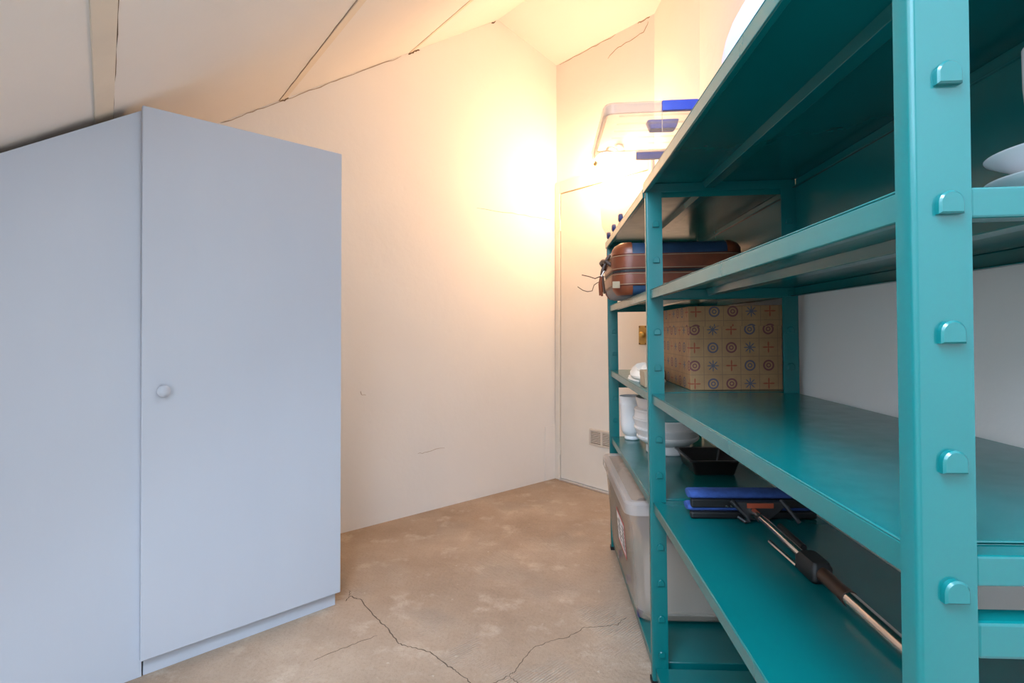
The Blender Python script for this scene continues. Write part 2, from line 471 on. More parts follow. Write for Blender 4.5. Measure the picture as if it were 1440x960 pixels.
# rear wall with dormer window (s = REAR_S), behind the camera
WN0, WN1, WZ0, WZ1 = 1.8, 3.6, 1.30, 2.44
rear = MB()
for (a, b, z0, z1) in ((-0.1, WN0, 0, 2.6), (WN1, 5.4, 0, 2.6), (WN0, WN1, 0, WZ0), (WN0, WN1, WZ1, 2.6)):
    rear.prism([(a, z0), (b, z0), (b, z1), (a, z1)], lambda n, z: R(REAR_S, n, z), lambda n, z: R(REAR_S - 0.1, n, z))
rr = rear.build('wall_rear', M['plaster'], smooth=0)
struct(rr, 'white rear wall with the dormer window, behind the viewer', 'wall')
wf = MB()
for (a, b, z0, z1) in ((WN0, WN0 + .05, WZ0, WZ1), (WN1 - .05, WN1, WZ0, WZ1), (WN0 + .05, WN1 - .05, WZ0, WZ0 + .05), (WN0 + .05, WN1 - .05, WZ1 - .05, WZ1), (2.68, 2.72, WZ0 + .05, WZ1 - .05)):
    wf.prism([(a, z0), (b, z0), (b, z1), (a, z1)], lambda n, z: R(REAR_S - .03, n, z), lambda n, z: R(REAR_S - .08, n, z))
w1 = wf.build('window_1', M['white_gloss'], smooth=0)
struct(w1, 'white framed dormer window in the rear wall', 'window')
MB().prism([(WN0 + .04, WZ0 + .04), (WN1 - .04, WZ0 + .04), (WN1 - .04, WZ1 - .04), (WN0 + .04, WZ1 - .04)], lambda n, z: R(REAR_S - .053, n, z), lambda n, z: R(REAR_S - .057, n, z)).build('pane', M['glass'], w1, smooth=0)

# ceiling
def slab(poly):      # poly of (s, n, z) underside
    mb = MB(); n = len(poly)
    a = [R(*p) for p in poly]; b = [p + Vector((0, 0, 0.1)) for p in a]
    return mb.add(a + b, [tuple(range(n)), tuple(reversed(range(n, 2 * n)))] + [(i, (i + 1) % n, n + (i + 1) % n, n + i) for i in range(n)])
NS = 1.6
SK = (-2.0, -1.24, 2.0, 2.9)      # skylight opening in the flat dormer ceiling
cl = MB()
for p in ([(REAR_S - .1, -.1, slope_z(REAR_S - .1)), (RIDGE_S, -.1, RIDGE_Z), (RIDGE_S, NS, RIDGE_Z), (REAR_S - .1, NS, slope_z(REAR_S - .1))],
          [(DORM_S, NS, slope_z(DORM_S)), (RIDGE_S, NS, RIDGE_Z), (RIDGE_S, 5.4, RIDGE_Z), (DORM_S, 5.4, slope_z(DORM_S))],
          [(REAR_S - .1, NS, DORM_Z), (SK[0], NS, DORM_Z), (SK[0], 5.4, DORM_Z), (REAR_S - .1, 5.4, DORM_Z)],
          [(SK[1], NS, DORM_Z), (DORM_S, NS, DORM_Z), (DORM_S, 5.4, DORM_Z), (SK[1], 5.4, DORM_Z)],
          [(SK[0], NS, DORM_Z), (SK[1], NS, DORM_Z), (SK[1], SK[2], DORM_Z), (SK[0], SK[2], DORM_Z)],
          [(SK[0], SK[3], DORM_Z), (SK[1], SK[3], DORM_Z), (SK[1], 5.4, DORM_Z), (SK[0], 5.4, DORM_Z)],
          [(RIDGE_S, -.1, RIDGE_Z), (COR_S + .1, -.1, COR_Z - 0.022), (COR_S + .1, 3.0, COR_Z - 0.022), (RIDGE_S, 3.0, RIDGE_Z)]):
    m_ = slab(p); cl.add(m_.v, m_.f)
cl.prism([(REAR_S - .1, slope_z(REAR_S - .1) - .0), (DORM_S, DORM_Z), (REAR_S - .1, DORM_Z + .1)], lambda s, z: R(s, NS - .05, z), lambda s, z: R(s, NS, z))
ce = cl.build('ceiling', M['ceil'], smooth=0)
struct(ce, 'sloping plaster ceiling with battens over the wardrobe', 'ceiling')
sf = MB()
for s0, s1, n0, n1 in ((SK[0], SK[0] + .04, SK[2], SK[3]), (SK[1] - .04, SK[1], SK[2], SK[3]), (SK[0] + .04, SK[1] - .04, SK[2], SK[2] + .04), (SK[0] + .04, SK[1] - .04, SK[3] - .04, SK[3])):
    sf.prism([(s0, n0), (s1, n0), (s1, n1), (s0, n1)], lambda s, n: R(s, n, DORM_Z + .02), lambda s, n: R(s, n, DORM_Z + .08))
w2 = sf.build('window_2', M['white_gloss'], smooth=0)
struct(w2, 'white framed skylight in the flat ceiling above the viewer', 'window')
MB().prism([(SK[0] + .03, SK[2] + .03), (SK[1] - .03, SK[2] + .03), (SK[1] - .03, SK[3] - .03), (SK[0] + .03, SK[3] - .03)], lambda s, n: R(s, n, DORM_Z + .05), lambda s, n: R(s, n, DORM_Z + .054)).build('pane', M['glass'], w2, smooth=0)
sl_n = (R(1, 0) - R(0, 0)) * 0.67 - Vector((0, 0, 1)); sl_n.normalize()
def on_slope(s, n, d=0.0): return R(s, n, slope_z(s)) + sl_n * d
def batten(name, q, d=0.004):
    mb = MB()
    mb.add([on_slope(s, n, -0.002) for s, n in q] + [on_slope(s, n, d) for s, n in q],
           [(0, 1, 2, 3), (7, 6, 5, 4), (0, 4, 5, 1), (1, 5, 6, 2), (2, 6, 7, 3), (3, 7, 4, 0)])
    return mb.build(name, M['batten'], None, smooth=0, bevel=0.0015)
b1 = batten('trim_1', [(-0.945, 0.0), (-0.903, 0.0), (-0.994, 1.59), (-1.033, 1.59)], 0.003)
struct(b1, 'wide cream batten crossing the sloping ceiling above the wardrobe', 'batten')
ribbon('crack', [on_slope(-0.9025 - 0.0575 * n, n, 0.001) for n in (0.3, 0.6, 0.9, 1.2, 1.55)], sl_n, 0.0016, M['crack'], b1, amp=0.002)
b2 = batten('trim_2', [(-0.292, 0.0), (-0.258, 0.0), (-0.390, 1.59), (-0.424, 1.59)], 0.0015)
struct(b2, 'narrow cream batten on the sloping ceiling right of the wardrobe top', 'batten')
ribbon('crack', [on_slope(-0.2935 - 0.088 * n, n, 0.001) for n in (0.0, 0.3, 0.6, 0.9, 1.2)], sl_n, 0.0008, M['crack_soft'], b2, amp=0.002)
b3 = batten('trim_3', [(0.376, 0.0), (0.396, 0.0), (0.30, 1.2), (0.272, 1.2)], 0.003)
struct(b3, 'faint painted batten high on the sloping ceiling near the ridge', 'batten')

# ---------------------------------------------------------------- cream door in the end wall
def dw(n, z, d): return R(COR_S - d, n, z)
def dbox(mb, n0, n1, z0, z1, d0, d1):
    return mb.prism([(n0, z0), (n1, z0), (n1, z1), (n0, z1)], lambda n, z: dw(n, z, d0), lambda n, z: dw(n, z, d1))
door = dbox(MB(), 0.050, 0.738, 0.014, 1.905, 0.0, 0.010).build('door_1', M['door'], smooth=0, bevel=0.002)
struct(door, 'cream painted narrow door with brass lock and vent in the end wall', 'door')
fr = MB()
dbox(fr, 0.004, 0.045, 0.0, 1.99, 0.0, 0.016); dbox(fr, 0.743, 0.764, 0.0, 1.99, 0.0, 0.016); dbox(fr, 0.045, 0.743, 1.912, 1.99, 0.0, 0.016)
fr.build('door_frame', M['door'], door, smooth=0, bevel=0.003)
dbox(MB(), 0.045, 0.743, 1.9055, 1.9125, 0.0, 0.004).build('head_gap', M['crack_soft'], door, smooth=0)
dbox(MB(), 0.045, 0.0505, 0.014, 1.905, 0.0, 0.004).build('side_gap', M['crack_soft'], door, smooth=0)
for z in (1.70, 0.21):
    hb = MB().tube([dw(0.047, z - .04, 0.014), dw(0.047, z + .04, 0.014)], 0.007, 10)
    hb.build('hinge', M['door'], door)
dbox(MB(), 0.05, 0.740, 0.0, 0.012, 0.0, 0.03).build('threshold_strip', M['alu'], door, smooth=0, bevel=0.003)
# vent grille
gb = MB()
dbox(gb, 0.310, 0.500, 0.284, 0.374, 0.010, 0.013)
gr = gb.build('vent_grille', M['void'], door, smooth=0)
gf = MB()
dbox(gf, 0.305, 0.505, 0.368, 0.380, 0.010, 0.019); dbox(gf, 0.305, 0.505, 0.278, 0.290, 0.010, 0.019)
dbox(gf, 0.305, 0.318, 0.29, 0.368, 0.010, 0.019); dbox(gf, 0.492, 0.505, 0.29, 0.368, 0.010, 0.019); dbox(gf, 0.397, 0.412, 0.29, 0.368, 0.010, 0.019)
gf.build('grille_frame', M['grille'], gr, smooth=0, bevel=0.001)
for n0, n1 in ((0.318, 0.397), (0.412, 0.492)):
    for k in range(7):
        z = 0.296 + k * 0.0108
        m_ = MB(); m_.prism([(0.012, z + .005), (0.019, z), (0.0195, z + .0015), (0.0125, z + .0065)], lambda d, zz: dw(n0, zz, d), lambda d, zz: dw(n1, zz, d))
        m_.build('slat', M['grille'], gr, smooth=0)
# brass lock
lk = dbox(MB(), 0.678, 0.732, 0.914, 1.024, 0.010, 0.016).build('lock_plate', M['brass_paint'], door, smooth=0, bevel=0.002)
MB().tube([dw(0.709, 0.972, 0.016), dw(0.709, 0.972, 0.024), dw(0.709, 0.972, 0.027), dw(0.709, 0.972, 0.036), dw(0.709, 0.972, 0.041)], [0.009, 0.009, 0.017, 0.017, 0.010], 18).build('lock_knob', M['brass'], lk)
for n, z in ((0.684, 0.921), (0.684, 1.017), (0.726, 0.921), (0.726, 1.017)):
    MB().tube([dw(n, z, 0.016), dw(n, z, 0.0185)], 0.004, 8).build('screw', M['leather_dark'], lk)

# ---------------------------------------------------------------- wall lamp and knob on the end wall
lamp = empty('wall_lamp', dw(0.523, 1.955, 0.0), (0, 0, YAW), 'lit white globe wall lamp with a small brass finial above the cream door', 'lamp')
MB().tube([(0, 0, 0.115), (-0.012, 0, 0.115), (-0.018, 0, 0.115)], [0.042, 0.042, 0.035], 24).build('wall_plate', M['white_gloss'], lamp)
MB().tube([(-0.018, 0, 0.115), (-0.06, 0, 0.122), (-0.095, 0, 0.118), (-0.112, 0, 0.10), (-0.114, 0, 0.082)], [0.009, 0.009, 0.009, 0.010, 0.012], 12).build('lamp_arm', M['white_gloss'], lamp)
MB().tube([(-0.114, 0, 0.090), (-0.114, 0, 0.076)], [0.03, 0.04], 20).build('globe_cap', M['white_gloss'], lamp)
MB().sphere((-0.114, 0, 0.0), 0.085, 32, 18).build('globe', M['bulb'], lamp, smooth=80)
tag(MB().tube([(-0.198, 0, 0), (-0.203, 0, 0), (-0.206, 0, 0), (-0.216, 0, 0), (-0.221, 0, 0)], [0.010, 0.010, 0.016, 0.016, 0.008], 16).build('finial', M['brass'], lamp), 'brass finial')

# ---------------------------------------------------------------- built-in wardrobe
CAB = R(-0.883, 0.690)
cyaw = YAW + math.atan2(0.026, 0.600)          # slightly skewed against the wall
wd = empty('wardrobe', CAB, (0, 0.0035, cyaw), 'tall pale grey-white wardrobe with one door, top cut to the sloping ceiling', 'wardrobe')
# local: x right along the front, y into the wardrobe, z up ; door face y = 0
mb = MB(); mb.box(0.002, 0.600, 0.0, 0.018, 0.052, 1.634)
dr = mb.build('door', M['cabinet'], wd, smooth=0, bevel=0.0025)
kn = MB().lathe([(0.0085, 0), (0.0085, 0.010), (0.012, 0.013), (0.0165, 0.018), (0.0165, 0.024), (0.012, 0.029), (0.004, 0.031)], 24, cap1=True).build('door_knob', M['cabinet'], dr)
kn.rotation_euler = (pi / 2, 0, 0); kn.location = (0.052, 0.0, 0.819)
def wz(x): return slope_z(-0.883 + x) - 0.015
pl = MB(); pl.prism([(-0.95, 0), (0.008, 0), (0.008, wz(0.0)), (-0.35, wz(-0.35)), (-0.95, wz(-0.95))], lambda x, z: (x, 0.020, z), lambda x, z: (x, 0.038, z))
pl.build('fixed_panel', M['cabinet'], wd, smooth=0, bevel=0.001)
MB().box(0.012, 0.590, 0.022, 0.038, 0.0, 0.070).build('plinth', M['cabinet'], wd, smooth=0, bevel=0.001)
MB().box(0.572, 0.590, 0.038, 0.58, 0.0, 1.622).build('side_panel', M['cabinet'], wd, smooth=0, bevel=0.001)
MB().box(0.010, 0.590, 0.022, 0.58, 1.612, 1.630).build('top_panel', M['cabinet'], wd, smooth=0, bevel=0.001)
MB().box(0.012, 0.572, 0.04, 0.58, 0.052, 0.070).build('bottom_panel', M['cabinet'], wd, smooth=0)

# ---------------------------------------------------------------- green shelving
SX = 0.2995
LEAN = -0.0145
def S(x, y, z):      # shelving frame to the room
    return Vector((SX + x * cos(LEAN) + z * sin(LEAN), y, -x * sin(LEAN) + z * cos(LEAN)))
def on_shelf(name, x, y, z, label, cat, yaw=0.0, group=None):
    return empty(name, S(x, y, z), (0, LEAN, yaw), label, cat, group)
SD = 0.415
Y0, Y1, Y2 = 0.431, 1.501, 2.425
LEV = {'T': 1.408, 'S2': 1.108, 'S3': 0.816, 'S4': 0.514, 'S5': 0.050}
unit = empty('shelving_unit', (SX, 0, 0), (0, LEAN, 0), 'teal green metal shelving unit with two bays of shelves along the right wall', 'shelving unit')

def post_profile(x0, mirror, y):
    w, d, t, r = 0.044, 0.022, 0.0028, 0.0045
    pts = [(w, 0)]
    for k in range(5):
        a = -pi / 2 - pi / 2 * k / 4
        pts.append((r + r * cos(a), r + r * sin(a)))
    pts += [(0, d - .002), (0.002, d), (0.010, d), (0.010, d - t), (t, d - t), (t, t), (w, t)]
    if mirror: pts = [(w - px, py) for px, py in pts]
    return [(x0 + px, y + py) for px, py in pts]
rv_mesh = None
def rivet_mesh():
    mb = MB()
    n = 10; r = 0.0094
    out = [(r * cos(pi * k / n), r * sin(pi * k / n) * 1.0) for k in range(n + 1)]
    out = [(r, -0.0085)] + out + [(-r, -0.0085)]
    back = [(x, 0.0, z) for x, z in out]
    mid = [(x, -0.0042, z) for x, z in out]
    fr_ = [(x * 0.84, -0.0058, z * 0.84) for x, z in out]
    mb.loft([back, mid, fr_], True, True)
    o = mb.build('rivet', M['teal'], None, smooth=40)
    return o
proto_rivet = None
ZR = [0.0889 + 0.1 * k for k in range(13)]
first = True
for y in (Y0, Y1, Y2):
    for x0, mir in ((0.002, False), (SD - 0.046, True)):
        mb = MB(); mb.prism(post_profile(x0, mir, y), lambda a, b: (a, b, 0.012), lambda a, b: (a, b, 1.368 if y == Y2 else 1.3795))
        p = mb.build('upright', M['teal'], unit, smooth=30)
        MB().box(x0 - .002, x0 + .048, y - .002, y + .030, -0.001 + (0.0 if not mir else -0.005), 0.014).build('foot', M['black'], p, smooth=0)
        for z in ZR:
            if proto_rivet is None:
                r_ = rivet_mesh(); proto_rivet = r_
            else:
                r_ = proto_rivet.copy(); COL.objects.link(r_)
            r_.parent = p
            r_.location = (x0 + (0.0262 if not mir else 0.0198), y, z)

def shelf(z, y0, y1, x0, lip=0.027):
    x1 = SD - x0 - 0.002
    t = 0.0025
    mb = MB()
    mb.box(x0, x1, y0, y1, z - t, z)                                   # sheet
    mb.box(x0, x0 + t, y0, y1, z - lip, z - t)                         # front lip
    mb.box(x0 + t, x0 + 0.014, y0, y1, z - lip, z - lip + t)           # front return
    mb.box(x1 - t, x1, y0, y1, z - lip, z - t)                         # back lip
    mb.box(x1 - 0.014, x1 - t, y0, y1, z - lip, z - lip + t)
    mb.box(x0 + 0.003, x1 - 0.003, y0 + .001, y0 + .001 + t, z - lip, z - t)       # end lips
    mb.box(x0 + 0.003, x1 - 0.003, y1 - .001 - t, y1 - .001, z - lip, z - t)
    o = mb.build('shelf', M['teal'], unit, smooth=30, bevel=0.0016)
    for a in (0.160,):
        rb = MB(); zz = z - t
        rb.prism([(a, zz), (a + .006, zz - .017), (a + .034, zz - .017), (a + .040, zz)], lambda x, q: (x, y0 + .006, q), lambda x, q: (x, y1 - .006, q))
        rb.build('stiffener', M['teal'], o, smooth=0, bevel=0.001)
    return o
for k, z in LEV.items():
    if k == 'T':
        shelf(z, Y0 - 0.002, Y1 + 0.014, -0.003, 0.028); shelf(z - 0.012, Y1 + 0.024, Y2 + 0.028, -0.002, 0.027)
    else:
        shelf(z, Y0 + 0.030, Y1 - 0.001, 0.010); shelf(z, Y1 + 0.030, Y2 - 0.001, 0.010)
for y in (Y0, Y1, Y2):
    for z in (0.764,):
        MB().box(0.046, SD - 0.046, y + 0.001, y + 0.024, z - 0.029, z).build('rung', M['teal'], unit, smooth=0, bevel=0.003)
    for z in (LEV['S2'] - .0065, LEV['S3'] - .0005, LEV['S4'] - .003):
        MB().box(0.046, SD - 0.046, y + 0.001, y + 0.022, z - 0.024, z).build('rung', M['teal'], unit, smooth=0, bevel=0.002)
for y0, y1 in ((Y0 + .03, Y1 - .001), (Y1 + .03, Y2 - .001)):
    MB().box(SD - 0.006, SD - 0.004, y0, y1, LEV['S2'] + .001, LEV['T'] - 0.027).build('back_panel', M['teal'], unit, smooth=0)

# ---------------------------------------------------------------- clear storage boxes
def storage_box(name, x, y, z, W_, Ln, H, over, ln_over, label, bodymat, wheels, latches):
    """origin at near front bottom corner; W_ base width (x), Ln base length (y)"""
    t = on_shelf(name, x, y, z, label, 'storage box', 0.0)
    def ring(f, zz, inset=0.0, r=0.035):
        o = over * f - inset; q = ln_over * f - inset
        return rrect(-o, W_ + o, -q, Ln + q, max(r - inset, 0.004), zz, 5)
    hb = H - 0.03
    mb = MB()
    outer = [ring(0.0, 0.012, 0.02), ring(0.0, 0.016), ring(0.35, 0.055), ring(0.38, 0.06), ring(0.80, hb - .05), ring(0.86, hb - .045), ring(0.9, hb)]
    th = 0.0022
    inner = [ring(0.9, hb, th), ring(0.86, hb - .045, th), ring(0.80, hb - .05, th), ring(0.38, 0.06, th), ring(0.35, 0.055, th), ring(0.0, 0.018, th)]
    mb.loft(outer + inner, True, True)
    body = mb.build('body', bodymat, t, smooth=50)
    # lid : skirt + raised top with cross ribs
    lm = MB()
    lm.loft([ring(0.92, hb - .022, -0.002), ring(1.0, hb - .020, -0.004), ring(1.0, hb + .012, -0.004), ring(1.0, hb + .020, 0.003),
             ring(1.0, hb + .020, 0.020), ring(1.0, hb + .012, 0.022), ring(1.0, hb + .012, 0.018), ring(1.0, hb + .017, 0.016), ring(0.94, hb + 0.008, 0.001), ring(0.92, hb - .022, 0.001)], False, False)
    lid = lm.build('lid', M['clear_rim'], t, smooth=40)
    tp = MB().loft([ring(1.0, hb + .012, 0.020), ring(1.0, hb + .014, 0.020)], True, True).build('lid_panel', bodymat, lid, smooth=0)
    k = 0; yy = 0.06
    rb = MB()
    while yy < Ln - 0.03:
        rb.box(0.01, W_ - 0.01, yy, yy + 0.004, hb + .006, hb + .012); yy += 0.075
    tag(rb.build('lid_ribs', M['clear'], lid, smooth=0), kind=None)
    return t, body, lid, hb
UB_Z = LEV['T'] - 0.0115
ub, ubody, ulid, uh = storage_box('storage_box', -0.003, 1.956, UB_Z, 0.365, 0.45, 0.425, 0.055, 0.04,
    'empty clear plastic storage box with blue latches standing on the top shelf', M['clear'], True, True)
for yy, s_, nm in ((-0.048, -1, 'latch'), (0.45 + 0.040, 1, 'latch')):
    lb = MB(); lb.loft([rrect(0.145, 0.272, yy - .004, yy + .012, .003, uh - .020, 3), rrect(0.145, 0.272, yy - .006, yy + .012, .003, uh - .010, 3),
             rrect(0.145, 0.272, yy - .006, yy + .012, .003, uh + .012, 3), rrect(0.147, 0.270, yy, yy + .010, .003, uh + .017, 3)])
    la = tag(lb.build(nm, M['blue'], ub, smooth=40), 'blue latch')
for xx in (0.145, 0.272):
    MB().box(xx - .0015, xx + .0015, -0.0475, -0.0445, 0.30, uh - .02).build('latch_rib', M['clear_rim'], ub, smooth=0).rotation_euler = (0.0, 0, 0)
hd = MB().loft([rrect(0.155, 0.255, 0.20, 0.25, .012, uh + .012, 4), rrect(0.150, 0.260, 0.20, 0.25, .012, uh + .020, 4), rrect(0.142, 0.268, 0.195, 0.255, .014, uh + .045, 4), rrect(0.150, 0.260, 0.205, 0.245, .010, uh + .048, 4)])
tag(hd.build('lid_handle', M['blue'], ub, smooth=40), 'blue handle on the lid')
def wheel(par, x, y, z, r, mat):
    MB().tube([(x - .007, y, z), (x - .004, y, z), (x + .008, y, z)], [r * .7, r, r], 14).build('wheel', mat, par)
for yy in (0.035, 0.225, 0.40):
    wheel(ub, 0.004, yy, 0.016, 0.0155, M['blue_dk'])

LB_Z = LEV['S5'] + 0.0006
lb_, lbody, llid, lh = storage_box('storage_box', 0.008, 1.715, LB_Z, 0.365, 0.56, 0.420, 0.048, 0.055,
    'hazy clear plastic storage box holding papers, with dark blue wheels, on the bottom shelf', M['clear2'], True, True)
for yy in (0.05, 0.28, 0.50):
    wheel(lb_, 0.004, yy, 0.018, 0.017, M['blue_dk'])
# sticker on the long side facing the aisle: follows the sloped side
def side_pt(y, z, d): 
    f = 0.38 + (0.80 - 0.38) * (z - .06) / (lh - .05 - .06)
    return (-0.048 * f - d, y, z)
def side_quad(name, y0, y1, z0, z1, d, mat):
    mb = MB(); q = [(y0, z0), (y1, z0), (y1, z1), (y0, z1)]
    mb.add([side_pt(a, b, 0.0002) for a, b in q] + [side_pt(a, b, d) for a, b in q], [(0, 1, 2, 3), (7, 6, 5, 4), (0, 4, 5, 1), (1, 5, 6, 2), (2, 6, 7, 3), (3, 7, 4, 0)])
    return mb
st = side_quad('sticker', 0.10, 0.29, 0.165, 0.285, 0.0008, None).build('sticker', M['paper'], lbody, smooth=0)
tag(st, 'white sticker with red edge and grey print')
sb = MB()
for (a, b, c, d) in ((0.10, 0.29, 0.277, 0.285), (0.10, 0.108, 0.165, 0.277), (0.10, 0.29, 0.165, 0.171)):
    m_ = side_quad('', a, b, c, d, 0.0014, None); sb.add(m_.v, m_.f)
sb.build('sticker_edge', M['red'], lbody, smooth=0)
sp = MB()
for k in range(6):
    z = 0.185 + k * 0.014
    for a, b in ((0.12, 0.12 + random.uniform(.04, .08)), (0.21, 0.21 + random.uniform(.03, .07))):
        m_ = side_quad('', a, b, z, z + .006, 0.0014, None); sp.add(m_.v, m_.f)
sp.build('sticker_print', M['dgrey'], lbody, smooth=0)
# contents: things inside the box
pp = on_shelf('paper_stack', 0.05, 1.735, LB_Z + 0.0195, 'stack of white cardboard sheets standing in the bottom storage box', 'papers')
for k in range(5):
    MB().box(0.0, 0.31, 0.002 + k * 0.03, 0.026 + k * 0.03, 0.0, 0.235 - 0.012 * (k % 2)).build('sheet_bundle', M['paper'], pp, smooth=0, bevel=0.002)
hm = MB()
for k in range(3):
    hm.tube([(0.02, 0.0, 0.03), (0.02 , 0.0, 0.036)], 0.004, 8)
cp = on_shelf('folded_cloth', 0.03, 1.735, LB_Z + 0.258, 'dark blue folded cloth lying on the papers in the bottom storage box', 'cloth')
for k in range(3):
    MB().loft([rrect(0.0, 0.33, 0.0, 0.16, .03, k * .032 + .0, 4), rrect(-.005, 0.335, -.006, 0.165, .034, k * .032 + .006, 4), rrect(-.005, 0.335, -.006, 0.165, .034, k * .032 + .024, 4), rrect(0.0, 0.33, 0.0, 0.16, .03, k * .032 + .031, 4)]).build('cloth_fold', M['cloth_dk'], cp, smooth=60)

# ---------------------------------------------------------------- suitcase
sc = on_shelf('suitcase', -0.050, 1.775, LEV['S2'] + .0005, 'navy suitcase with brown leather bands lying on the second shelf', 'suitcase')
SW, SL, SH = 0.425, 0.33, 0.182
def srings(levels):
    return [rrect(i, SW - i, i, SL - i, max(0.062 - i, .02), z, 7) for i, z in levels]
MB().loft(srings([(0.030, 0.0), (0.012, 0.008), (0.004, 0.022), (0.0, 0.05), (0.0, 0.130), (0.004, 0.158), (0.014, 0.172), (0.032, 0.180), (0.06, 0.182)])).build('body', M['navy'], sc, smooth=60)
MB().loft(srings([(0.000, 0.034), (-0.003, 0.036), (-0.004, 0.055), (-0.003, 0.077), (0.000, 0.079)])).build('lower_band', M['leather'], sc, smooth=40)
MB().loft(srings([(0.000, 0.087), (-0.003, 0.089), (-0.004, 0.112), (-0.003, 0.138), (0.001, 0.140)])).build('upper_band', M['leather'], sc, smooth=40)
MB().loft(srings([(-0.0008, 0.078), (-0.0012, 0.080), (-0.0012, 0.086), (-0.0008, 0.088)])).build('zip', M['seam'], sc, smooth=0)
for z in (0.0395, 0.0735, 0.0925, 0.1345):
    rg = rrect(-0.0044, SW + .0044, -0.0044, SL + .0044, 0.066, z, 7)
    MB().tube(rg + [rg[0]], 0.0009, 5, False).build('stitching', M['kraft'], sc)
# corner patches in brown leather, front two corners
def corner_patch(x, y, z0, z1, a0):
    prof_ = []
    r = 0.0645
    arc = [a0 + 0.06 + (pi / 2 - 0.12) * k / 8 for k in range(9)]
    def pt(a, rr_, z): return (x + rr_ * cos(a), y + rr_ * sin(a), z)
    mb = MB()
    rings_ = []
    for z, dr in z0:
        rings_.append([pt(a, r + dr, z) for a in arc])
    m = len(arc); vs_ = [p for q in rings_ for p in q]
    inn = [[pt(a, r + dr - .004, z) for a in arc] for z, dr in z0]
    vs_ += [p for q in inn for p in q]; o = len(rings_) * m; fs_ = []
    K = len(rings_)
    for k in range(K - 1):
        for i in range(m - 1):
            fs_.append((k * m + i, k * m + i + 1, (k + 1) * m + i + 1, (k + 1) * m + i))
            fs_.append((o + k * m + i, o + (k + 1) * m + i, o + (k + 1) * m + i + 1, o + k * m + i + 1))
    for i in range(m - 1):
        fs_.append((i, o + i, o + i + 1, i + 1)); t_ = (K - 1) * m
        fs_.append((t_ + i, t_ + i + 1, o + t_ + i + 1, o + t_ + i))
    for k in range(K - 1):
        fs_.append((k * m, (k + 1) * m, o + (k + 1) * m, o + k * m)); e_ = m - 1
        fs_.append((k * m + e_, o + k * m + e_, o + (k + 1) * m + e_, (k + 1) * m + e_))
    mb.add(vs_, fs_)
    return mb.build('corner_patch', M['leather'], sc, smooth=50)
for (cx, cy, a0) in ((0.062, 0.062, pi), (SW - .062, 0.062, 1.5 * pi), (0.062, SL - .062, pi / 2), (SW - .062, SL - .062, 0)):
    corner_patch(cx, cy, [(0.004, -0.016), (0.012, -0.009), (0.022, -0.002), (0.034, 0.0)], None, a0)
    corner_patch(cx, cy, [(0.140, 0.0), (0.158, -0.001), (0.172, -0.010), (0.1815, -0.028)], None, a0)
# handle, buckle, straps and cords on the left end
MB().tube([(0.000, 0.080, 0.112), (-0.018, 0.09, 0.128), (-0.026, 0.12, 0.132), (-0.026, 0.18, 0.132), (-0.018, 0.21, 0.128), (0.000, 0.22, 0.112)], 0.007, 10).build('handle', M['leather_dark'], sc)
MB().tube([(-0.003, 0.10, 0.150), (-0.012, 0.10, 0.135), (-0.028, 0.10, 0.098), (-0.034, 0.10, 0.080)], [0.005, 0.006, 0.007, 0.005], 8).build('strap', M['leather_dark'], sc)
bk = MB()
for q in ([(-0.026, 0.085, 0.092), (-0.034, 0.085, 0.076)], [(-0.034, 0.085, 0.076), (-0.034, 0.112, 0.076)], [(-0.034, 0.112, 0.076), (-0.026, 0.112, 0.092)], [(-0.026, 0.112, 0.092), (-0.026, 0.085, 0.092)]):
    bk.tube(q, 0.0026, 8)
bk.build('buckle', M['steel'], sc)
for k, (yy, dx, ln) in enumerate(((0.082, 0.0, .062), (0.090, -0.004, .070), (0.099, -0.001, .055), (0.108, -0.006, .066), (0.116, 0.002, .058))):
    m_ = MB(); m_.tube([(-0.030 + dx, yy, 0.076), (-0.030 + dx * 1.6, yy + .002 * (k - 2), 0.05), (-0.026 + dx * 2, yy + .003 * (k - 2), 0.076 - ln)], [0.0032, 0.0048, 0.0040], 6)
    m_.build('tassel', M['leather'] if k % 2 else M['leather_dark'], sc)
MB().tube([(-0.032, 0.095, 0.078), (-0.055, 0.11, 0.070), (-0.075, 0.13, 0.080), (-0.098, 0.15, 0.088)], 0.0018, 6).build('cord', M['leather_dark'], sc)
MB().tube([(-0.034, 0.10, 0.060), (-0.046, 0.12, 0.056), (-0.056, 0.14, 0.050), (-0.062, 0.15, 0.030), (-0.078, 0.16, 0.028), (-0.094, 0.17, 0.034), (-0.112, 0.18, 0.048)], 0.0014, 6).build('cord', M['leather_dark'], sc)
tg = MB().loft([rrect(-0.013, 0.011, 0, 0.003, .001, 0.010, 2), rrect(-0.013, 0.011, 0, 0.003, .001, 0.032, 2)]).build('luggage_tag', M['kraft'], sc, smooth=0)
tg.location = (0.004, -0.006, 0.016)

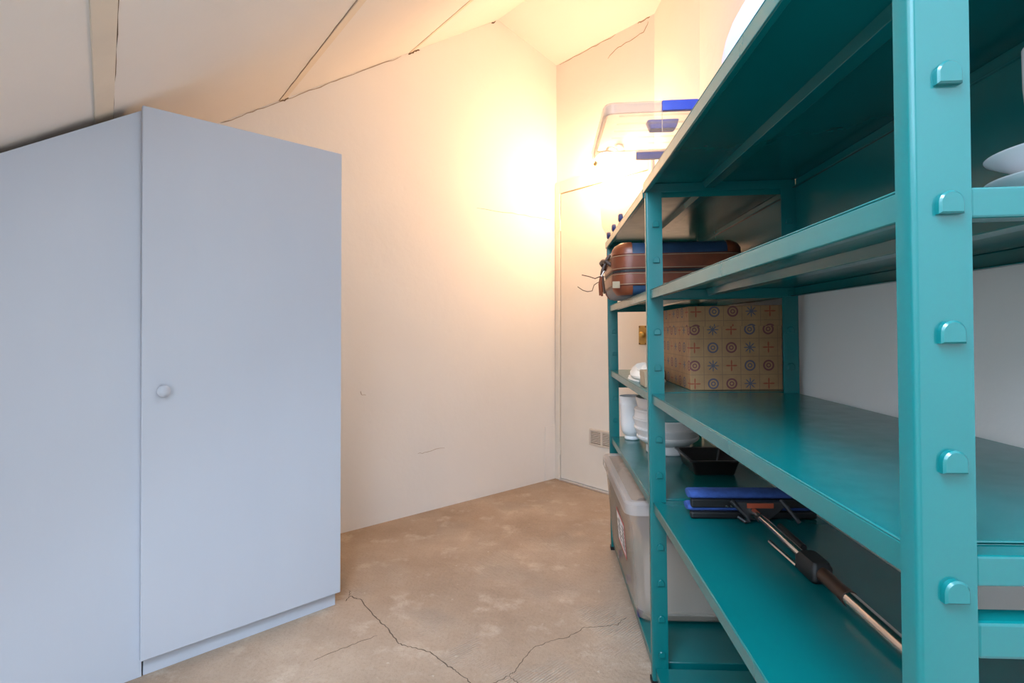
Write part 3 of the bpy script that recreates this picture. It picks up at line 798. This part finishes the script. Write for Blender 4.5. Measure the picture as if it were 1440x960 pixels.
# ---------------------------------------------------------------- printed box, small tan box, white bag (third shelf)
pb = on_shelf('patterned_box', 0.138, 1.578, LEV['S3'] + .0005, 'brown cardboard box printed with blue and red tile rosettes on the third shelf', 'box')
MB().box(0, 0.262, 0, 0.44, 0, 0.205).build('body', M['tile'], pb, smooth=0, bevel=0.0015)
MB().box(-0.004, 0.266, -0.004, 0.444, 0.185, 0.245).build('lid', M['tile'], pb, smooth=0, bevel=0.002)
tb = on_shelf('small_box', 0.022, 1.66, LEV['S3'] + .0005, 'small tan box in front of the white bag, half behind the middle post', 'box')
MB().box(0.0, 0.06, 0.0, 0.085, 0.0, 0.044).build('body', M['kraft'], tb, smooth=0, bevel=0.002)
MB().box(-0.001, 0.061, -0.001, 0.086, 0.030, 0.050).build('lid', M['kraft'], tb, smooth=0, bevel=0.002)
wb = on_shelf('plastic_bag', 0.078, 1.93, LEV['S3'] + .0005, 'crumpled white plastic bag lying on the third shelf left of the patterned box', 'bag')
def lumpy(w, d, h, seed, nu=30, nv=14):
    rnd = random.Random(seed); ph = [(rnd.uniform(2, 9), rnd.uniform(2, 9), rnd.uniform(0, 6)) for _ in range(9)]
    rings_ = []
    for j in range(nv + 1):
        v = j / nv; phi = v * pi / 2; ring_ = []
        for i in range(nu):
            a = 2 * pi * i / nu
            k = 1 + sum(sin(p * a + q * v * 3 + r) for p, q, r in [(round(p), q, r) for p, q, r in ph]) * 0.028
            rr_ = max(0.02, cos(phi)) ** 0.6 * k
            ring_.append((w * rr_ * cos(a), d * rr_ * sin(a), h * sin(phi) * (1 + 0.10 * sin(5 * a + 7 * v))))
        rings_.append(ring_)
    return MB().loft(rings_, True, True)
lumpy(0.056, 0.16, 0.055, 3).build('bag_body', M['bag'], wb, smooth=25)
kt = MB(); kt.tube([(0.015, -0.05, 0.045), (0.02, -0.06, 0.068), (0.028, -0.065, 0.085), (0.036, -0.075, 0.082)], [0.022, 0.010, 0.014, 0.004], 9)
kt.build('bag_neck', M['bag'], wb, smooth=25)

# ---------------------------------------------------------------- pots and tray (fourth shelf)
Z4 = LEV['S4'] + .0005
p1 = on_shelf('plant_pot', 0.094, 2.375 - .005, Z4, 'tall narrow white plant pot with a small foot on the fourth shelf', 'plant pot', group=None)
MB().lathe([(0.030, 0.0), (0.033, 0.003), (0.033, 0.010), (0.028, 0.016), (0.040, 0.026), (0.0465, 0.042), (0.050, 0.070), (0.0515, 0.150), (0.053, 0.153), (0.053, 0.166), (0.0515, 0.168), (0.053, 0.184), (0.0535, 0.190), (0.0515, 0.191), (0.049, 0.185), (0.047, 0.09), (0.035, 0.03), (0.002, 0.022)], 40, cap1=True).build('pot_body', M['white_gloss'], p1, smooth=50)
MB().lathe([(0.0478, 0.155), (0.001, 0.157)], 32, cap0=True, cap1=True).build('pot_soil', M['dark_in'], p1, smooth=0)
p2 = on_shelf('plant_pot', 0.192, 2.123, Z4, 'wide white ribbed plant pot behind the middle post on the fourth shelf', 'plant pot')
prof2 = [(0.080, 0.0), (0.083, 0.004), (0.083, 0.030), (0.080, 0.034)]
for k, (r0, r1, z0, z1) in enumerate(((0.086, 0.119, 0.034, 0.066), (0.113, 0.129, 0.068, 0.102), (0.123, 0.133, 0.104, 0.138), (0.127, 0.127, 0.140, 0.172))):
    prof2 += [(r0, z0), (r1 * .975, z1 - .012), (r1, z1 - .006), (r1 * .995, z1 - .001), (r1 * .96, z1)]
prof2 += [(0.112, 0.176), (0.117, 0.196), (0.121, 0.210), (0.119, 0.216), (0.113, 0.214), (0.108, 0.18), (0.112, 0.12), (0.07, 0.04), (0.002, 0.036)]
MB().lathe(prof2, 56, cap1=True).build('pot_body', M['white_matt'], p2, smooth=35)
MB().lathe([(0.1085, 0.176), (0.001, 0.178)], 40, cap0=True, cap1=True).build('pot_soil', M['dark_in'], p2, smooth=0)
ty = on_shelf('planter_tray', 0.185, 1.765, Z4, 'shallow black plastic tray in front of the ribbed pot', 'tray')
tm = MB()
def tr(i, z, r=.008): return rrect(-0.005 + i, 0.168 - i, -0.01 + i, 0.205 - i, r, z, 3)
tm.loft([tr(0.024, 0.0), tr(0.022, 0.002), tr(0.010, 0.046), tr(0.000, 0.047), tr(0.000, 0.052), tr(0.003, 0.052), tr(0.012, 0.0505), tr(0.024, 0.006)], True, True)
tm.build('tray_body', M['tray'], ty, smooth=35)

# ---------------------------------------------------------------- floor wiper with blue sponge head (near bay, fourth shelf)
mp_ = on_shelf('sponge_mop', 0.0, 0.0, Z4, 'sponge mop with double blue head and chrome handle lying on the fourth shelf', 'mop')
def bar(x0, x1, y, z, ry, rz, n=16):
    ring0 = [(x0, y + ry * cos(2 * pi * k / n), z + rz * sin(2 * pi * k / n)) for k in range(n)]
    return [[(x0 if i in (0, 1) else x1, y + (ry * f) * cos(2 * pi * k / n), z + (rz * f) * sin(2 * pi * k / n)) for k in range(n)] if i in (0, 3) else
            [(x, y + ry * cos(2 * pi * k / n), z + rz * sin(2 * pi * k / n)) for k in range(n)] for i, (x, f) in enumerate(((x0, .8), (x0 + .006, 1), (x1 - .006, 1), (x1, .8)))]
tag(MB().loft(bar(0.078, 0.392, 1.400, 0.0565, 0.030, 0.0115)).build('sponge', M['sponge'], mp_, smooth=50), 'upper blue sponge roll')
tag(MB().loft(bar(0.074, 0.390, 1.400, 0.0245, 0.028, 0.0100)).build('sponge', M['sponge'], mp_, smooth=50), 'lower blue sponge roll')
MB().box(0.080, 0.388, 1.366, 1.384, 0.0285, 0.0500).build('clamp_bar', M['black'], mp_, smooth=0, bevel=0.003)
MB().box(0.078, 0.388, 1.366, 1.386, 0.0005, 0.0185).build('clamp_bar', M['black'], mp_, smooth=0, bevel=0.005)
for x in (0.166, 0.178):
    MB().tube([(x, 1.366, 0.033), (x, 1.3635, 0.033)], [0.0035, 0.002], 8).build('screw', M['steel'], mp_)
br = MB()
br.prism([(0.184, 0.050), (0.292, 0.050), (0.300, 0.038), (0.282, 0.022), (0.262, 0.006), (0.215, 0.006), (0.200, 0.022)], lambda x, z: (x, 1.345, z), lambda x, z: (x, 1.366, z))
bk_ = br.build('bracket', M['dgrey'], mp_, smooth=0, bevel=0.002)
MB().tube([(0.172, 1.352, 0.052), (0.186, 1.345, 0.036), (0.204, 1.335, 0.018), (0.208, 1.332, 0.008), (0.202, 1.338, 0.004), (0.188, 1.350, 0.012)], 0.0045, 8).build('bracket_arm', M['dgrey'], mp_)
MB().tube([(0.292, 1.352, 0.054), (0.302, 1.340, 0.040), (0.312, 1.322, 0.022), (0.318, 1.310, 0.012)], 0.0050, 8).build('bracket_arm', M['dgrey'], mp_)
MB().box(0.208, 0.272, 1.3430, 1.3456, 0.036, 0.0475).build('label_strip', M['orange'], mp_, smooth=0)
HX = 0.224
MB().tube([(HX, 1.345, 0.024), (HX, 1.31, 0.026), (HX + .001, 1.25, 0.026), (HX + .001, 1.06, 0.022)], [0.012, 0.0095, 0.0095, 0.0095], 16).build('handle_rod', M['steel'], mp_)
MB().tube([(HX, 1.302, 0.026), (HX, 1.296, 0.026)], 0.0108, 16).build('collar', M['black'], mp_)
MB().tube([(HX - .021, 1.20, 0.010), (HX - .018, 1.08, 0.010)], 0.0045, 8).build('lever_rod', M['steel'], mp_)
MB().tube([(HX + .018, 1.24, 0.030), (HX + .014, 1.12, 0.030)], 0.0065, 8).build('lever_rod', M['black'], mp_)
lv = MB(); lv.loft([rrect(HX - .016, HX + .016, 1.020, 1.085, .008, 0.002, 4), rrect(HX - .020, HX + .020, 1.015, 1.090, .010, 0.008, 4), rrect(HX - .020, HX + .020, 1.015, 1.090, .010, 0.030, 4), rrect(HX - .014, HX + .016, 1.022, 1.082, .008, 0.040, 4)])
lv.build('lever_block', M['black'], mp_, smooth=40)
MB().tube([(HX, 1.06, 0.022), (HX, 0.955, 0.020), (HX, 0.930, 0.0195)], [0.0135, 0.0125, 0.0142], 16).build('grip', M['leather_dark'], mp_)
MB().tube([(HX, 0.930, 0.0195), (HX, 0.52, 0.0140)], 0.0128, 20).build('handle_tube', M['steel'], mp_)

# ---------------------------------------------------------------- china on the second shelf, dome on the top shelf
def bowl(name, z, label, h):
    t = on_shelf(name, 0.315, 0.617, z, label, 'bowl')
    MB().lathe([(0.036, 0.0), (0.038, 0.001), (0.0375, 0.020), (0.040, 0.0245), (0.060, 0.0335), (0.080, h - .006), (0.0885, h - .0015), (0.0895, h), (0.0875, h), (0.078, h - .0035), (0.058, 0.0362), (0.040, 0.0285), (0.001, 0.0275), ], 56, cap1=True).build('bowl_body', M['china'], t, smooth=50)
    return t
bowl('bowl', LEV['S2'] + .0005, 'lower white china bowl of the stack on the second shelf by the near post', 0.050)
bowl('bowl', LEV['S2'] + .0298, 'upper white china bowl of the stack on the second shelf, holding the cup', 0.050)
cu = on_shelf('cup', 0.310, 0.617, LEV['S2'] + .0592, 'white china cup standing in the upper bowl by the near post', 'cup')
MB().lathe([(0.028, 0.0), (0.030, 0.002), (0.036, 0.01), (0.046, 0.04), (0.0505, 0.10), (0.051, 0.142), (0.0495, 0.143), (0.048, 0.10), (0.043, 0.04), (0.03, 0.012), (0.001, 0.010)], 40, cap1=True).build('cup_body', M['china'], cu, smooth=50)
dm = on_shelf('bowl', 0.170, 0.865, LEV['T'] + .0005, 'large white bowl turned upside down on the top shelf of the near bay', 'bowl')
rd = 0.160
pf = [(rd - .004, 0.0), (rd + .002, 0.0), (rd + .002, 0.006)] + [(rd * cos(a), 0.012 + rd * sin(a)) for a in [0.0, .15, .3, .45, .6, .75, .9, 1.05, 1.2]] + [(0.055, 0.164), (0.052, 0.172), (0.048, 0.172), (0.046, 0.163), (0.001, 0.163)]
MB().lathe(pf, 64, cap0=False, cap1=True).build('bowl_body', M['dome'], dm, smooth=50)
